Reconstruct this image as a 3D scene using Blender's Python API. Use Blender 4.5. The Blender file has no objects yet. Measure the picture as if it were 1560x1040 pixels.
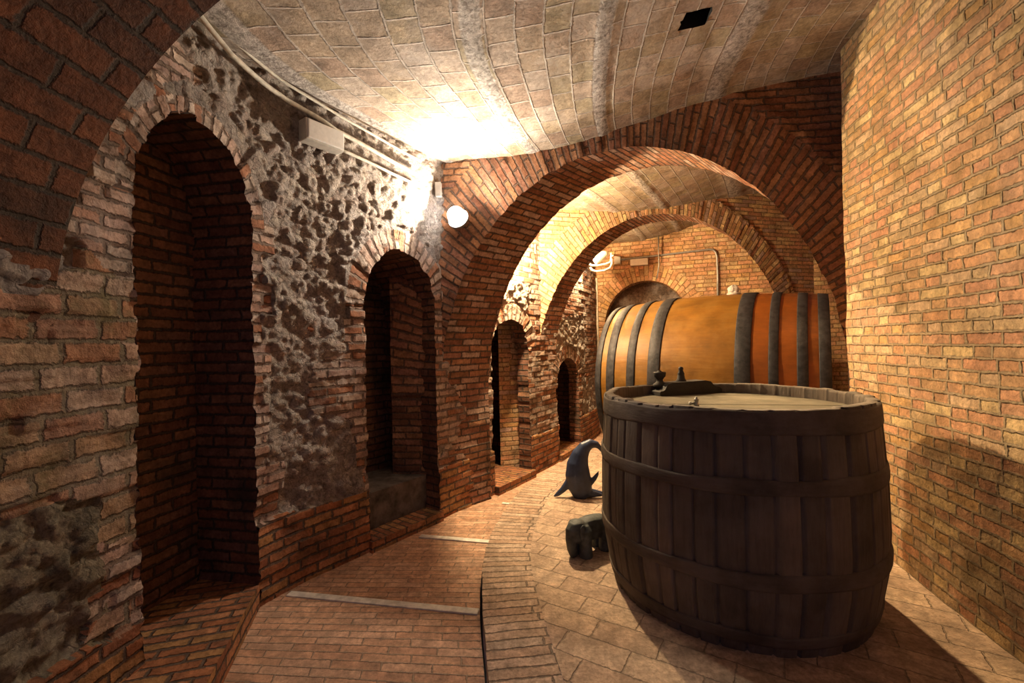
import bpy, bmesh, math, random
import numpy as np
from mathutils import Vector, Matrix

random.seed(7)
SC = bpy.context.scene
COL = SC.collection
PI = math.pi

# ------------------------------------------------------------------ camera
F_PX, CX, CY = 680.0, 780.0, 520.0
CAM = np.array([0.0, 0.0, 1.55])
ROLL, PITCH = 0.020, 0.006
_fw = Vector((0, math.cos(PITCH), math.sin(PITCH)))
_rt = Vector((math.cos(ROLL), 0, -math.sin(ROLL)))
_rt = (_rt - _fw * _rt.dot(_fw)).normalized()
_up = _rt.cross(_fw)
cam_d = bpy.data.cameras.new('camera')
cam_d.sensor_width = 36.0
cam_d.lens = F_PX / 1560.0 * 36.0
cam_d.clip_start = 0.02
cam_o = bpy.data.objects.new('camera', cam_d)
COL.objects.link(cam_o)
M = Matrix((( _rt.x, _up.x, -_fw.x, CAM[0]), (_rt.y, _up.y, -_fw.y, CAM[1]), (_rt.z, _up.z, -_fw.z, CAM[2]), (0, 0, 0, 1)))
cam_o.matrix_world = M
SC.camera = cam_o


def ray(px, py):
    v = _fw + _rt * ((px - CX) / F_PX) - _up * ((py - CY) / F_PX)
    return np.array(v)


def on_z(px, py, z):
    r = ray(px, py)
    k = (z - CAM[2]) / r[2]
    return CAM + r * k


def on_d(px, py, d):
    r = ray(px, py)
    return CAM + r * (d / r[1])


def project(p):
    v = Vector(p) - Vector(CAM)
    d = v.dot(_fw)
    return (CX + F_PX * v.dot(_rt) / d, CY - F_PX * v.dot(_up) / d)


# ------------------------------------------------------------------ noise
def vhash(ix, iy, seed):
    a = ix.astype(np.int64) * 374761393 + iy.astype(np.int64) * 668265263 + seed * 974711
    a = (a ^ (a >> 13)) * 1274126177 & 0xFFFFFFFF
    a = (a ^ (a >> 16)) * 2246822519 & 0xFFFFFFFF
    a = a ^ (a >> 15)
    return (a & 0xFFFFFF) / float(0xFFFFFF)


def vnoise(x, y, seed=0):
    ix, iy = np.floor(x), np.floor(y)
    fx, fy = x - ix, y - iy
    fx = fx * fx * fx * (fx * (fx * 6 - 15) + 10)
    fy = fy * fy * fy * (fy * (fy * 6 - 15) + 10)
    a, b = vhash(ix, iy, seed), vhash(ix + 1, iy, seed)
    c, d = vhash(ix, iy + 1, seed), vhash(ix + 1, iy + 1, seed)
    return (a * (1 - fx) + b * fx) * (1 - fy) + (c * (1 - fx) + d * fx) * fy


def fbm(x, y, seed=0, octv=4):
    t, amp, tot = 0, 1.0, 0
    for o in range(octv):
        t = t + amp * (vnoise(x * 2 ** o, y * 2 ** o, seed + o) - .5)
        tot += amp
        amp *= .5
    return t / tot * 2


def worley(x, y, seed=0):
    ix, iy = np.floor(x), np.floor(y)
    f1 = np.full(x.shape, 9.0)
    f2 = np.full(x.shape, 9.0)
    cid = np.zeros(x.shape)
    for dx in (-1, 0, 1):
        for dy in (-1, 0, 1):
            cx, cy = ix + dx, iy + dy
            px = cx + .1 + .8 * vhash(cx, cy, seed)
            py = cy + .1 + .8 * vhash(cx, cy, seed + 31)
            d = np.hypot(x - px, y - py)
            h = vhash(cx, cy, seed + 77)
            f2 = np.where(d < f1, f1, np.minimum(f2, d))
            cid = np.where(d < f1, h, cid)
            f1 = np.minimum(f1, d)
    return f1, f2, cid


# ------------------------------------------------------------------ materials
class NT:
    def __init__(self, name):
        self.m = bpy.data.materials.new(name)
        self.m.use_nodes = True
        self.t = self.m.node_tree
        self.t.nodes.clear()
        self.out = self.t.nodes.new('ShaderNodeOutputMaterial')

    def n(self, kind, **kw):
        nd = self.t.nodes.new('ShaderNode' + kind)
        for k, v in kw.items():
            setattr(nd, k, v)
        return nd

    def link(self, a, b):
        self.t.links.new(a, b)

    def put(self, sock, v):
        if isinstance(v, bpy.types.NodeSocket):
            self.link(v, sock)
        elif isinstance(v, (tuple, list)) and len(v) == 3 and sock.type == 'RGBA':
            sock.default_value = (*v, 1)
        else:
            sock.default_value = v

    def math(self, op, a, b=None, c=None, clamp=False):
        nd = self.n('Math', operation=op, use_clamp=clamp)
        for i, v in enumerate((a, b, c)):
            if v is not None:
                self.put(nd.inputs[i], v)
        return nd.outputs[0]

    def vmath(self, op, a, b=None, scale=None):
        nd = self.n('VectorMath', operation=op)
        self.put(nd.inputs[0], a)
        if b is not None:
            self.put(nd.inputs[1], b)
        if scale is not None:
            self.put(nd.inputs['Scale'], scale)
        return nd.outputs[0]

    def mix(self, fac, a, b, mode='MIX'):
        nd = self.n('Mix', data_type='RGBA', blend_type=mode)
        self.put(nd.inputs[0], fac)
        self.put(nd.inputs[6], a)
        self.put(nd.inputs[7], b)
        return nd.outputs[2]

    def ramp(self, fac, stops, interp='LINEAR'):
        nd = self.n('ValToRGB')
        nd.color_ramp.interpolation = interp
        el = nd.color_ramp.elements
        while len(el) < len(stops):
            el.new(.5)
        for e, (p, c) in zip(el, stops):
            e.position = p
            e.color = (*c, 1) if len(c) == 3 else c
        self.put(nd.inputs[0], fac)
        return nd.outputs[0]

    def smooth(self, v, a, b):
        nd = self.n('MapRange', interpolation_type='SMOOTHSTEP')
        self.put(nd.inputs[0], v)
        self.put(nd.inputs[1], a)
        self.put(nd.inputs[2], b)
        return nd.outputs[0]

    def noise(self, vec, scale, detail=4, rough=.6, out=0):
        nd = self.n('TexNoise')
        self.put(nd.inputs['Vector'], vec)
        nd.inputs['Scale'].default_value = scale
        nd.inputs['Detail'].default_value = detail
        nd.inputs['Roughness'].default_value = rough
        return nd.outputs[out]

    def bump(self, h, dist, strength=1.0):
        nd = self.n('Bump')
        nd.inputs['Strength'].default_value = strength
        nd.inputs['Distance'].default_value = dist
        self.put(nd.inputs['Height'], h)
        return nd.outputs[0]

    def finish(self, color, rough=.85, normal=None, metal=0.0, spec=.3):
        b = self.n('BsdfPrincipled')
        self.put(b.inputs['Base Color'], color)
        self.put(b.inputs['Roughness'], rough)
        self.put(b.inputs['Metallic'], metal)
        b.inputs['Specular IOR Level'].default_value = spec
        if normal is not None:
            self.link(normal, b.inputs['Normal'])
        self.link(b.outputs[0], self.out.inputs[0])
        return self.m


def brick_mat(name, bw, bh, tones, mortar, mw=.010, dist=.012, warp=.006, stain=(.03, .028, .02), stain_amt=.5,
              stain_scale=1.2, bloom=(.5, .45, .42), bloom_amt=.0, rot=0.0, rough=.85, offset=.5, band=None, spec=.25, flem=0.0):
    """bricks laid out over UV coordinates given in metres"""
    t = NT(name)
    uv = t.n('UVMap').outputs[0]
    obj = t.n('TexCoord').outputs['Object']
    wn = t.noise(uv, 9.0, 3, .6, 1)
    vec = t.vmath('ADD', uv, t.vmath('SCALE', t.vmath('SUBTRACT', wn, (.5, .5, .5)), scale=warp * 2.2))
    wn2 = t.noise(uv, 60.0, 2, .6, 1)
    vec = t.vmath('ADD', vec, t.vmath('SCALE', t.vmath('SUBTRACT', wn2, (.5, .5, .5)), scale=warp * 1.3))
    if rot:
        r = t.n('VectorRotate', rotation_type='Z_AXIS')
        t.put(r.inputs[0], vec)
        r.inputs['Angle'].default_value = rot
        vec = r.outputs[0]
    sp = t.n('SeparateXYZ')
    t.put(sp.inputs[0], vec)
    x, y = sp.outputs[0], sp.outputs[1]
    ry = t.math('DIVIDE', y, bh)
    row = t.math('FLOOR', ry)
    wnr = t.n('TexWhiteNoise', noise_dimensions='1D')
    t.put(wnr.inputs['W'], row)
    sh = t.math('ADD', t.math('MULTIPLY', t.math('FLOORED_MODULO', row, 2.0), offset), t.math('MULTIPLY', wnr.outputs[0], .22))
    rx = t.math('ADD', t.math('DIVIDE', x, bw), sh)
    colm = t.math('FLOOR', rx)
    fx = t.math('MULTIPLY', t.math('SUBTRACT', rx, colm), bw)
    fy = t.math('MULTIPLY', t.math('SUBTRACT', ry, row), bh)
    ex = t.math('MINIMUM', fx, t.math('SUBTRACT', bw, fx))
    ey = t.math('MINIMUM', fy, t.math('SUBTRACT', bh, fy))
    if flem:                                   # a long and a short brick in every period
        first = t.math('LESS_THAN', fx, flem)
        ea = t.math('MINIMUM', fx, t.math('SUBTRACT', flem, fx))
        eb = t.math('MINIMUM', t.math('SUBTRACT', fx, flem), t.math('SUBTRACT', bw, fx))
        ex = t.math('ADD', t.math('MULTIPLY', ea, first), t.math('MULTIPLY', eb, t.math('SUBTRACT', 1.0, first)))
        colm = t.math('ADD', t.math('MULTIPLY', colm, 2.0), first)
    e = t.math('MINIMUM', ex, ey)
    fine = t.noise(obj, 45.0, 5, .7)
    wear = t.noise(obj, 17.0, 3, .6)
    e = t.math('ADD', e, t.math('MULTIPLY', t.math('ADD', t.math('SUBTRACT', fine, .5), t.math('SUBTRACT', wear, .5)), mw * 1.3))
    mask = t.smooth(e, mw * .30, mw * 1.0)
    cb = t.n('CombineXYZ')
    t.put(cb.inputs[0], colm)
    t.put(cb.inputs[1], row)
    wh = t.n('TexWhiteNoise', noise_dimensions='2D')
    t.put(wh.inputs['Vector'], cb.outputs[0])
    rnd = wh.outputs[0]
    n = len(tones)
    col = t.ramp(rnd, [(i / n, c) for i, c in enumerate(tones)], 'CONSTANT')
    mid = t.noise(obj, 11.0, 4, .6)
    col = t.mix(1.0, col, t.ramp(mid, [(.25, (.55, .55, .55)), (.7, (1.25, 1.22, 1.2))]), 'MULTIPLY')
    col = t.mix(1.0, col, t.ramp(fine, [(.3, (.6, .58, .56)), (.65, (1.15, 1.15, 1.15))]), 'MULTIPLY')
    mcol = t.mix(1.0, mortar, t.ramp(fine, [(.3, (.5, .5, .5)), (.7, (1.2, 1.2, 1.2))]), 'MULTIPLY')
    col = t.mix(mask, mcol, col)
    big = t.noise(obj, stain_scale, 5, .62)
    col = t.mix(t.math('MULTIPLY', t.smooth(big, .50, .68), stain_amt), col, stain)
    if bloom_amt:
        b2 = t.noise(t.vmath('ADD', obj, (7.3, 2.1, 4.4)), 2.3, 6, .68)
        col = t.mix(t.math('MULTIPLY', t.smooth(b2, .50, .66), bloom_amt), col, bloom)
    h = t.math('MULTIPLY', mask, t.math('ADD', .65, t.math('MULTIPLY', rnd, .35)))
    h = t.math('ADD', h, t.math('MULTIPLY', fine, .45))
    h = t.math('ADD', h, t.math('MULTIPLY', mid, .35))
    if band:
        # rough mortar strips running along the vault at given u positions
        bsp = t.n('SeparateXYZ')
        t.put(bsp.inputs[0], vec)
        tot = None
        for (u0, hw) in band:
            m = t.math('SUBTRACT', 1.0, t.smooth(t.math('ABSOLUTE', t.math('SUBTRACT', bsp.outputs[1], u0)), hw * .7, hw))
            tot = m if tot is None else t.math('MAXIMUM', tot, m)
        rough_n = t.noise(obj, 26.0, 6, .75)
        col = t.mix(t.math('MULTIPLY', tot, .8), col, t.mix(1.0, (.62, .57, .53), t.ramp(rough_n, [(.38, (.35, .33, .32)), (.60, (1.2, 1.2, 1.2))]), 'MULTIPLY'))
        h = t.math('ADD', t.math('MULTIPLY', h, t.math('SUBTRACT', 1.0, tot)), t.math('MULTIPLY', tot, t.math('MULTIPLY', rough_n, 3.0)))
    return t.finish(col, rough, t.bump(h, dist), spec=spec)


def rubble_mat(name, tones, dark, scale=1.0, dist=.034, bloom_amt=.35, stain_amt=.30):
    t = NT(name)
    obj = t.n('TexCoord').outputs['Object']
    w = t.vmath('ADD', obj, t.vmath('SCALE', t.vmath('SUBTRACT', t.noise(obj, 7.0, 4, .6, 1), (.5, .5, .5)), scale=.16))
    v = t.n('TexVoronoi', feature='F1')
    t.put(v.inputs['Vector'], w)
    v.inputs['Scale'].default_value = 13 * scale
    ve = t.n('TexVoronoi', feature='DISTANCE_TO_EDGE')
    t.put(ve.inputs['Vector'], w)
    ve.inputs['Scale'].default_value = 13 * scale
    sp = t.n('SeparateColor')
    t.put(sp.inputs[0], v.outputs['Color'])
    n = len(tones)
    col = t.ramp(sp.outputs[0], [(i / n, c) for i, c in enumerate(tones)], 'CONSTANT')
    fine = t.noise(obj, 34.0, 8, .78)
    mid = t.noise(obj, 9.0, 6, .7)
    col = t.mix(.55, col, t.ramp(mid, [(.3, tones[0]), (.5, tones[-1]), (.68, tones[len(tones) // 2])]))
    col = t.mix(1.0, col, t.ramp(fine, [(.32, (.35, .33, .33)), (.62, (1.3, 1.28, 1.25))]), 'MULTIPLY')
    gap = t.smooth(ve.outputs['Distance'], .0, .10)
    col = t.mix(t.math('MULTIPLY', t.math('SUBTRACT', 1.0, gap), .22), col, dark)
    big = t.noise(obj, 1.5, 6, .68)
    col = t.mix(t.math('MULTIPLY', t.smooth(big, .50, .62), stain_amt), col, t.mix(1.0, dark, t.ramp(fine, [(.3, (.5, .5, .5)), (.65, (2.6, 2.6, 2.6))]), 'MULTIPLY'))
    if bloom_amt:
        b2 = t.noise(t.vmath('ADD', obj, (3.3, 9.1, 1.4)), 3.1, 7, .7)
        col = t.mix(t.math('MULTIPLY', t.smooth(b2, .5, .64), bloom_amt), col, (.55, .50, .48))
    h = t.math('ADD', t.math('MULTIPLY', gap, .22), t.math('MULTIPLY', fine, 1.3))
    h = t.math('ADD', h, t.math('MULTIPLY', mid, .6))
    return t.finish(col, .88, t.bump(h, dist), spec=.25)


def wood_mat(name, c1, c2, grain=(2.0, 2.0, .25), scale=18, rough=.7, dist=.004, dust=None, dust_amt=0.0, spec=.3, streak=.7, staves=0.0):
    t = NT(name)
    obj = t.n('TexCoord').outputs['Object']
    g = t.vmath('MULTIPLY', obj, grain)
    a = t.noise(g, scale, 6, .65)
    b = t.noise(obj, 2.6, 4, .6)
    col = t.mix(a, c1, c2)
    col = t.mix(1.0, col, t.ramp(b, [(.3, (1 - streak * .6,) * 3), (.7, (1 + streak * .4,) * 3)]), 'MULTIPLY')
    if staves:
        at = t.n('Attribute', attribute_type='GEOMETRY', attribute_name='stave_tone')
        col = t.mix(1.0, col, t.ramp(at.outputs['Fac'], [(0, (1 - staves,) * 3), (1, (1 + staves,) * 3)]), 'MULTIPLY')
    if dust:
        d = t.noise(obj, 5.0, 6, .7)
        col = t.mix(t.math('MULTIPLY', t.smooth(d, .42, .62), dust_amt), col, dust)
    return t.finish(col, rough, t.bump(t.math('ADD', a, t.math('MULTIPLY', b, .3)), dist), spec=spec)


def plain_mat(name, c, rough=.5, metal=0.0, var=.15, scale=30, dist=.001, spec=.4):
    t = NT(name)
    obj = t.n('TexCoord').outputs['Object']
    a = t.noise(obj, scale, 5, .6)
    col = t.mix(1.0, c, t.ramp(a, [(.3, (1 - var * 2,) * 3), (.7, (1 + var,) * 3)]), 'MULTIPLY')
    return t.finish(col, rough, t.bump(a, dist), metal, spec)


def glow_mat(name, c, s):
    t = NT(name)
    e = t.n('Emission')
    e.inputs[0].default_value = (*c, 1)
    e.inputs[1].default_value = s
    t.link(e.outputs[0], t.out.inputs[0])
    return t.m


RED = [(.32, .14, .075), (.38, .18, .10), (.27, .115, .065), (.43, .22, .12), (.35, .165, .105), (.31, .15, .08)]
WALLB = [(.55, .30, .15), (.60, .36, .18), (.52, .27, .15), (.64, .46, .23), (.57, .32, .18), (.48, .29, .15), (.60, .41, .24), (.55, .33, .14), (.62, .33, .18), (.53, .37, .20)]
PALE = [(.48, .34, .27), (.44, .28, .21), (.52, .41, .33), (.43, .30, .25), (.49, .40, .34)]
MB = {}
MB['right'] = brick_mat('right_wall_brick', .345, .068, WALLB, (.42, .31, .18), .011, .018, .007, stain_amt=.55, stain=(.20, .13, .05), stain_scale=2.8, bloom_amt=.10, flem=.225)
MB['left'] = brick_mat('left_wall_brick', .235, .066, PALE + RED[:2], (.22, .15, .11), .014, .020, .009, stain_amt=.45, stain_scale=2.2, bloom_amt=.25)
MB['pier'] = brick_mat('pier_brick', .25, .100, [(.44, .30, .21), (.40, .23, .15), (.47, .35, .26), (.38, .20, .11), (.42, .29, .18), (.36, .24, .14)], (.24, .19, .12), .016, .026, .011, stain=(.15, .12, .05), stain_amt=.8, stain_scale=3.4, bloom_amt=.15)
MB['base'] = brick_mat('base_brick', .225, .068, [(.42, .17, .075), (.36, .14, .06), (.46, .21, .10), (.32, .13, .065), (.42, .22, .09)], (.15, .10, .07), .012, .018, .007, stain_amt=.6, stain_scale=2.0)
MB['arch'] = brick_mat('arch_brick', .27, .064, RED + [(.40, .20, .10), (.36, .17, .09)], (.16, .10, .07), .012, .020, .006, stain_amt=.4, stain_scale=1.4)
MB['arch_inner'] = brick_mat('inner_arch_brick', .25, .060, WALLB + PALE[:2], (.30, .19, .10), .010, .014, .005, stain_amt=.15, stain_scale=1.4)
MB['soffit'] = brick_mat('soffit_brick', .25, .066, RED + PALE[:2], (.12, .08, .06), .012, .016, .006, stain_amt=.5, stain_scale=1.3)
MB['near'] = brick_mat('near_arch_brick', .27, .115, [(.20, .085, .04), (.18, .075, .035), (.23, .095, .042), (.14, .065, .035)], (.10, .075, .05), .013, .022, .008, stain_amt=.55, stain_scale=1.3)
MB['niche'] = brick_mat('niche_brick', .24, .07, [(.20, .088, .050), (.23, .105, .062), (.17, .075, .046), (.25, .125, .072), (.20, .10, .068)], (.075, .055, .042), .012, .016, .006, stain_amt=.75, stain_scale=1.6)  # tones lowered to put the shade of the recesses into the brick
MB['back'] = brick_mat('back_wall_brick', .34, .068, WALLB, (.36, .21, .10), .010, .010, .005, stain_amt=.12, flem=.22)
MB['path'] = brick_mat('path_brick', .27, .058, [(.58, .34, .21), (.54, .31, .19), (.61, .38, .25), (.56, .35, .23), (.51, .29, .18)], (.40, .28, .19), .006, .007, .005, stain_amt=.3, stain=(.24, .14, .09), stain_scale=1.1, rough=.7, spec=.3)
MB['kerb'] = brick_mat('kerb_brick', .36, .07, [(.52, .37, .26), (.56, .41, .30), (.48, .33, .23), (.57, .43, .32)], (.27, .20, .145), .008, .012, .006, stain_amt=.35, stain=(.12, .08, .05), stain_scale=2.0, offset=0.0)
MB['deck'] = brick_mat('platform_tile', .34, .17, [(.53, .38, .27), (.57, .42, .30), (.49, .35, .25), (.55, .40, .28)], (.42, .31, .22), .005, .016, .010, stain_amt=.45, stain=(.14, .09, .06), stain_scale=2.4, rot=.55, rough=.75)
MB['ceiling'] = brick_mat('vault_tile', .205, .155, [(.40, .32, .24), (.37, .30, .21), (.43, .35, .28), (.36, .27, .21), (.38, .32, .22), (.45, .38, .32)], (.56, .49, .43), .009, .012, .006, stain_amt=.25, stain=(.16, .11, .08), stain_scale=2.0, bloom_amt=.3, bloom=(.50, .44, .40),
                         band=[(.12, .07), (1.17, .06), (1.90, .06), (2.88, .10)], offset=.5)
MR = rubble_mat('rubble_stone', [(.46, .38, .30), (.38, .31, .26), (.53, .45, .37), (.42, .30, .24), (.50, .43, .38)], (.05, .042, .045))
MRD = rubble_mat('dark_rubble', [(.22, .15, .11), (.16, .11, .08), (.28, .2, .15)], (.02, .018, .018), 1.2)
MRM = rubble_mat('mossy_rubble', [(.40, .33, .22), (.30, .25, .16), (.48, .40, .28), (.34, .26, .18), (.43, .37, .26)], (.030, .030, .020), .8, .04, .2, .5)
MSTONE = plain_mat('pale_stone_strip', (.78, .73, .64), .7, var=.2, scale=14, dist=.003)
MDARK = plain_mat('shade_black', (.012, .011, .010), .9)  # black stands in for the shade inside the vent and kerb gap
MBENCH = plain_mat('niche_bench_plaster', (.13, .10, .08), .9, var=.4, scale=8, dist=.01)


# ------------------------------------------------------------------ object helpers
def tag(o, label=None, cat=None, group=None, kind=None):
    if label:
        o['label'] = label
    if cat:
        o['category'] = cat
    if group:
        o['group'] = group
    if kind:
        o['kind'] = kind
    return o


def thing(name, label, cat, loc=(0, 0, 0), rz=0.0, group=None):
    o = bpy.data.objects.new(name, None)
    o.empty_display_size = .1
    COL.objects.link(o)
    o.location = loc
    o.rotation_euler = (0, 0, rz)
    return tag(o, label, cat, group)


def link_mesh(name, me, parent=None):
    o = bpy.data.objects.new(name, me)
    COL.objects.link(o)
    if parent is not None:
        o.parent = parent
    return o


def np_mesh(name, verts, faces, mats, fmat=None, uv=None, smooth=True, parent=None):
    """verts (N,3), faces list/array of quads (F,4), uv (F,4,2)"""
    me = bpy.data.meshes.new(name)
    verts = np.asarray(verts, float)
    faces = np.asarray(faces, np.int32)
    me.vertices.add(len(verts))
    me.vertices.foreach_set('co', verts.ravel())
    k = faces.shape[1]
    me.loops.add(faces.size)
    me.loops.foreach_set('vertex_index', faces.ravel())
    me.polygons.add(len(faces))
    me.polygons.foreach_set('loop_start', np.arange(len(faces), dtype=np.int32) * k)
    me.polygons.foreach_set('loop_total', np.full(len(faces), k, np.int32))
    for m in mats:
        me.materials.append(m)
    if fmat is not None:
        me.polygons.foreach_set('material_index', np.asarray(fmat, np.int32))
    me.polygons.foreach_set('use_smooth', np.full(len(faces), smooth))
    if uv is not None:
        l = me.uv_layers.new(name='UVMap')
        l.data.foreach_set('uv', np.asarray(uv, np.float32).ravel())
    me.update(calc_edges=True)
    me.validate()
    return link_mesh(name, me, parent)


def bm_obj(name, bm, mat, parent=None, smooth=False):
    bmesh.ops.recalc_face_normals(bm, faces=bm.faces)
    me = bpy.data.meshes.new(name)
    bm.to_mesh(me)
    bm.free()
    for m in (mat if isinstance(mat, list) else [mat]):
        me.materials.append(m)
    if smooth:
        for p in me.polygons:
            p.use_smooth = True
    return link_mesh(name, me, parent)


def add_box(bm, c, s, rot=None, bev=0.0):
    r = bmesh.ops.create_cube(bm, size=1.0)
    vs = r['verts']
    for v in vs:
        v.co = Vector((v.co.x * s[0], v.co.y * s[1], v.co.z * s[2]))
    if bev:
        es = list({e for v in vs for e in v.link_edges})
        rb = bmesh.ops.bevel(bm, geom=es, offset=bev, segments=2, affect='EDGES', profile=.6)
        vs = list({v for f in rb['faces'] for v in f.verts} | {v for v in vs if v.is_valid})
    for v in vs:
        co = v.co.copy()
        if rot is not None:
            co = rot @ co
        v.co = co + Vector(c)
    return vs


def sweep(bm, pts, radii, seg=12, caps=True, flat=None, up=None):
    """tube through pts; radii scalar, list, or list of (ra, rb)"""
    pts = [Vector(p) for p in pts]
    n = len(pts)
    rings = []
    ref = Vector(up) if up is not None else Vector((0, 0, 1))
    prev = None
    for i, p in enumerate(pts):
        t = (pts[min(i + 1, n - 1)] - pts[max(i - 1, 0)]).normalized()
        if prev is None:
            a = ref - t * ref.dot(t)
            if a.length < 1e-3:
                a = Vector((1, 0, 0)) - t * t.x
            a.normalize()
        else:
            a = prev - t * prev.dot(t)
            a.normalize()
        prev = a
        b = t.cross(a)
        r = radii[i] if isinstance(radii, (list, tuple)) else radii
        ra, rb = r if isinstance(r, (list, tuple)) else (r, r)
        rings.append([bm.verts.new(p + a * (ra * math.cos(2 * PI * k / seg)) + b * (rb * math.sin(2 * PI * k / seg))) for k in range(seg)])
    for i in range(n - 1):
        for k in range(seg):
            bm.faces.new((rings[i][k], rings[i][(k + 1) % seg], rings[i + 1][(k + 1) % seg], rings[i + 1][k]))
    if caps:
        bm.faces.new(list(reversed(rings[0])))
        bm.faces.new(rings[-1])


def lathe(bm, prof, seg=32, c=(0, 0, 0), axis=None):
    """prof list of (r, z); closed at r = 0 ends"""
    c = Vector(c)
    R = axis if axis is not None else Matrix.Identity(3)
    rings = []
    for r, z in prof:
        if r < 1e-6:
            rings.append([bm.verts.new(R @ Vector((0, 0, z)) + c)])
        else:
            rings.append([bm.verts.new(R @ Vector((r * math.cos(2 * PI * k / seg), r * math.sin(2 * PI * k / seg), z)) + c) for k in range(seg)])
    for a, b in zip(rings, rings[1:]):
        if len(a) == 1 and len(b) == 1:
            continue
        for k in range(seg):
            k2 = (k + 1) % seg
            if len(a) == 1:
                bm.faces.new((a[0], b[k], b[k2]))
            elif len(b) == 1:
                bm.faces.new((a[k], b[0], a[k2]))
            else:
                bm.faces.new((a[k], a[k2], b[k2], b[k]))


# ------------------------------------------------------------------ plan curves of the cellar
def catmull(P, n=40):
    P = np.array(P, float)
    Q = np.vstack([2 * P[0] - P[1], P, 2 * P[-1] - P[-2]])
    out = []
    for i in range(1, len(Q) - 2):
        for k in range(n):
            t = k / n
            a, b, c, d = Q[i - 1], Q[i], Q[i + 1], Q[i + 2]
            out.append(.5 * (2 * b + (c - a) * t + (2 * a - 5 * b + 4 * c - d) * t * t + (-a + 3 * b - 3 * c + d) * t ** 3))
    out.append(P[-1])
    return np.array(out)


class Curve2:
    def __init__(self, P, n=40):
        self.p = catmull(P, n)
        self.s = np.concatenate([[0], np.cumsum(np.hypot(*np.diff(self.p, axis=0).T))])
        self.L = self.s[-1]

    def at(self, s):
        return np.stack([np.interp(s, self.s, self.p[:, 0]), np.interp(s, self.s, self.p[:, 1])], -1)

    def tan(self, s):
        e = .03
        d = self.at(np.minimum(s + e, self.L)) - self.at(np.maximum(s - e, 0))
        return d / np.linalg.norm(d, axis=-1, keepdims=True)

    def nrm(self, s):                      # to the right of travel
        t = self.tan(s)
        return np.stack([t[..., 1], -t[..., 0]], -1)

    def hit(self, px, py=520):             # arc length where the sight line meets the wall
        r = ray(px, py)
        g = self.p[:, 0] * r[1] - self.p[:, 1] * r[0]
        ok = np.where((g[:-1] * g[1:] <= 0) & (self.p[:-1, 1] > .3))[0]
        i = ok[0]
        f = g[i] / (g[i] - g[i + 1])
        return self.s[i] + f * (self.s[i + 1] - self.s[i])

    def z_at(self, px, py):
        s = self.hit(px, py)
        p = self.at(s)
        r = ray(px, py)
        return CAM[2] + r[2] * (p[1] / r[1])


LW = Curve2([(-1.86, -1.5), (-1.88, .5), (-1.85, 1.6), (-1.80, 2.2), (-1.62, 2.97), (-1.13, 3.7), (-.2, 4.98), (.65, 6.3), (1.38, 7.7), (1.62, 8.4)])
KERB = Curve2([(.0, -1.5), (-.02, 1.0), (-.135, 2.05), (-.22, 2.81), (-.225, 3.46), (-.09, 4.22), (.15, 4.95), (.62, 5.85), (1.2, 6.75), (1.9, 7.9)])
RW_A, RW_B = np.array([2.06, -1.5]), np.array([2.71, 3.61])
# right wall passes through (2.36, 2.06)
RW = Curve2([(1.56, -1.5), (2.36, 2.06), (2.71, 3.61)], 20)
RALL = Curve2([(1.56, -1.5), (2.36, 2.06), (2.71, 3.61), (3.25, 4.5), (4.0, 5.7), (4.9, 7.2), (5.2, 7.6)])
PATH_Z = -.10


# ------------------------------------------------------------------ walls with arched openings
class Opening:
    def __init__(self, uc, w, zs, h, z0=-9.0, ring=.22, quoin=.16, rough=.0, power=2.0, seed=1):
        self.uc, self.w, self.zs, self.h, self.z0 = uc, w, zs, h, z0
        self.ring, self.quoin, self.rough, self.p, self.seed = ring, quoin, rough, power, seed

    def jag(self, a, b):
        if not self.rough:
            return 0.0 * a
        return self.rough * (1.1 * (vhash(np.floor(b / .066), np.floor(a), self.seed) - .5) + 1.2 * fbm(a * 9.0, b * 22.0, self.seed, 3))

    def rad(self, u, z):
        x = np.abs(u - self.uc)
        up = z > self.zs
        zz = np.maximum(z - self.zs, 0)
        r = ((x / self.w) ** self.p + (zz / self.h) ** self.p) ** (1 / self.p)
        r = r * (1 - self.jag(np.sign(u - self.uc) * 3.0 + 0 * u, z))
        return r, up

    def snap(self, u, z, cell):
        r, up = self.rad(u, z)
        rs = np.maximum(r, 1e-4)
        near = np.abs(r - 1) * min(self.w, self.h) < cell * .72
        u2 = self.uc + (u - self.uc) / rs
        z2 = np.where(up, self.zs + (z - self.zs) / rs, z)
        ok = near & (z > self.z0)
        return np.where(ok, u2, u), np.where(ok, z2, z)

    def inside(self, u, z):
        r, up = self.rad(u, z)
        return (r < 1.0) & (z > self.z0)

    def outline(self, zb, n=44, nz=40):
        pts = []
        for z in np.linspace(max(zb, self.z0), self.zs, nz):
            pts.append((-1, z, PI))
        for k in range(1, n):
            pts.append((0, None, PI - PI * k / n))
        for z in np.linspace(self.zs, max(zb, self.z0), nz):
            pts.append((1, z, 0))
        out = []
        for sd, z, a in pts:
            if sd == 0:
                c, s = math.cos(a), math.sin(a)
                k = (abs(c) ** self.p + abs(s) ** self.p) ** (-1 / self.p)
                x, zz = self.w * k * c, self.zs + self.h * k * s
            else:
                x, zz = sd * self.w, z
            j = float(self.jag(np.array(np.sign(x) * 3.0), np.array(zz)))
            f = 1 / max(1 - j, .5)
            if sd == 0:
                out.append((self.uc + x * f, self.zs + (zz - self.zs) * f))
            else:
                out.append((self.uc + x * f, zz))
        return np.array(out)


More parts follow.
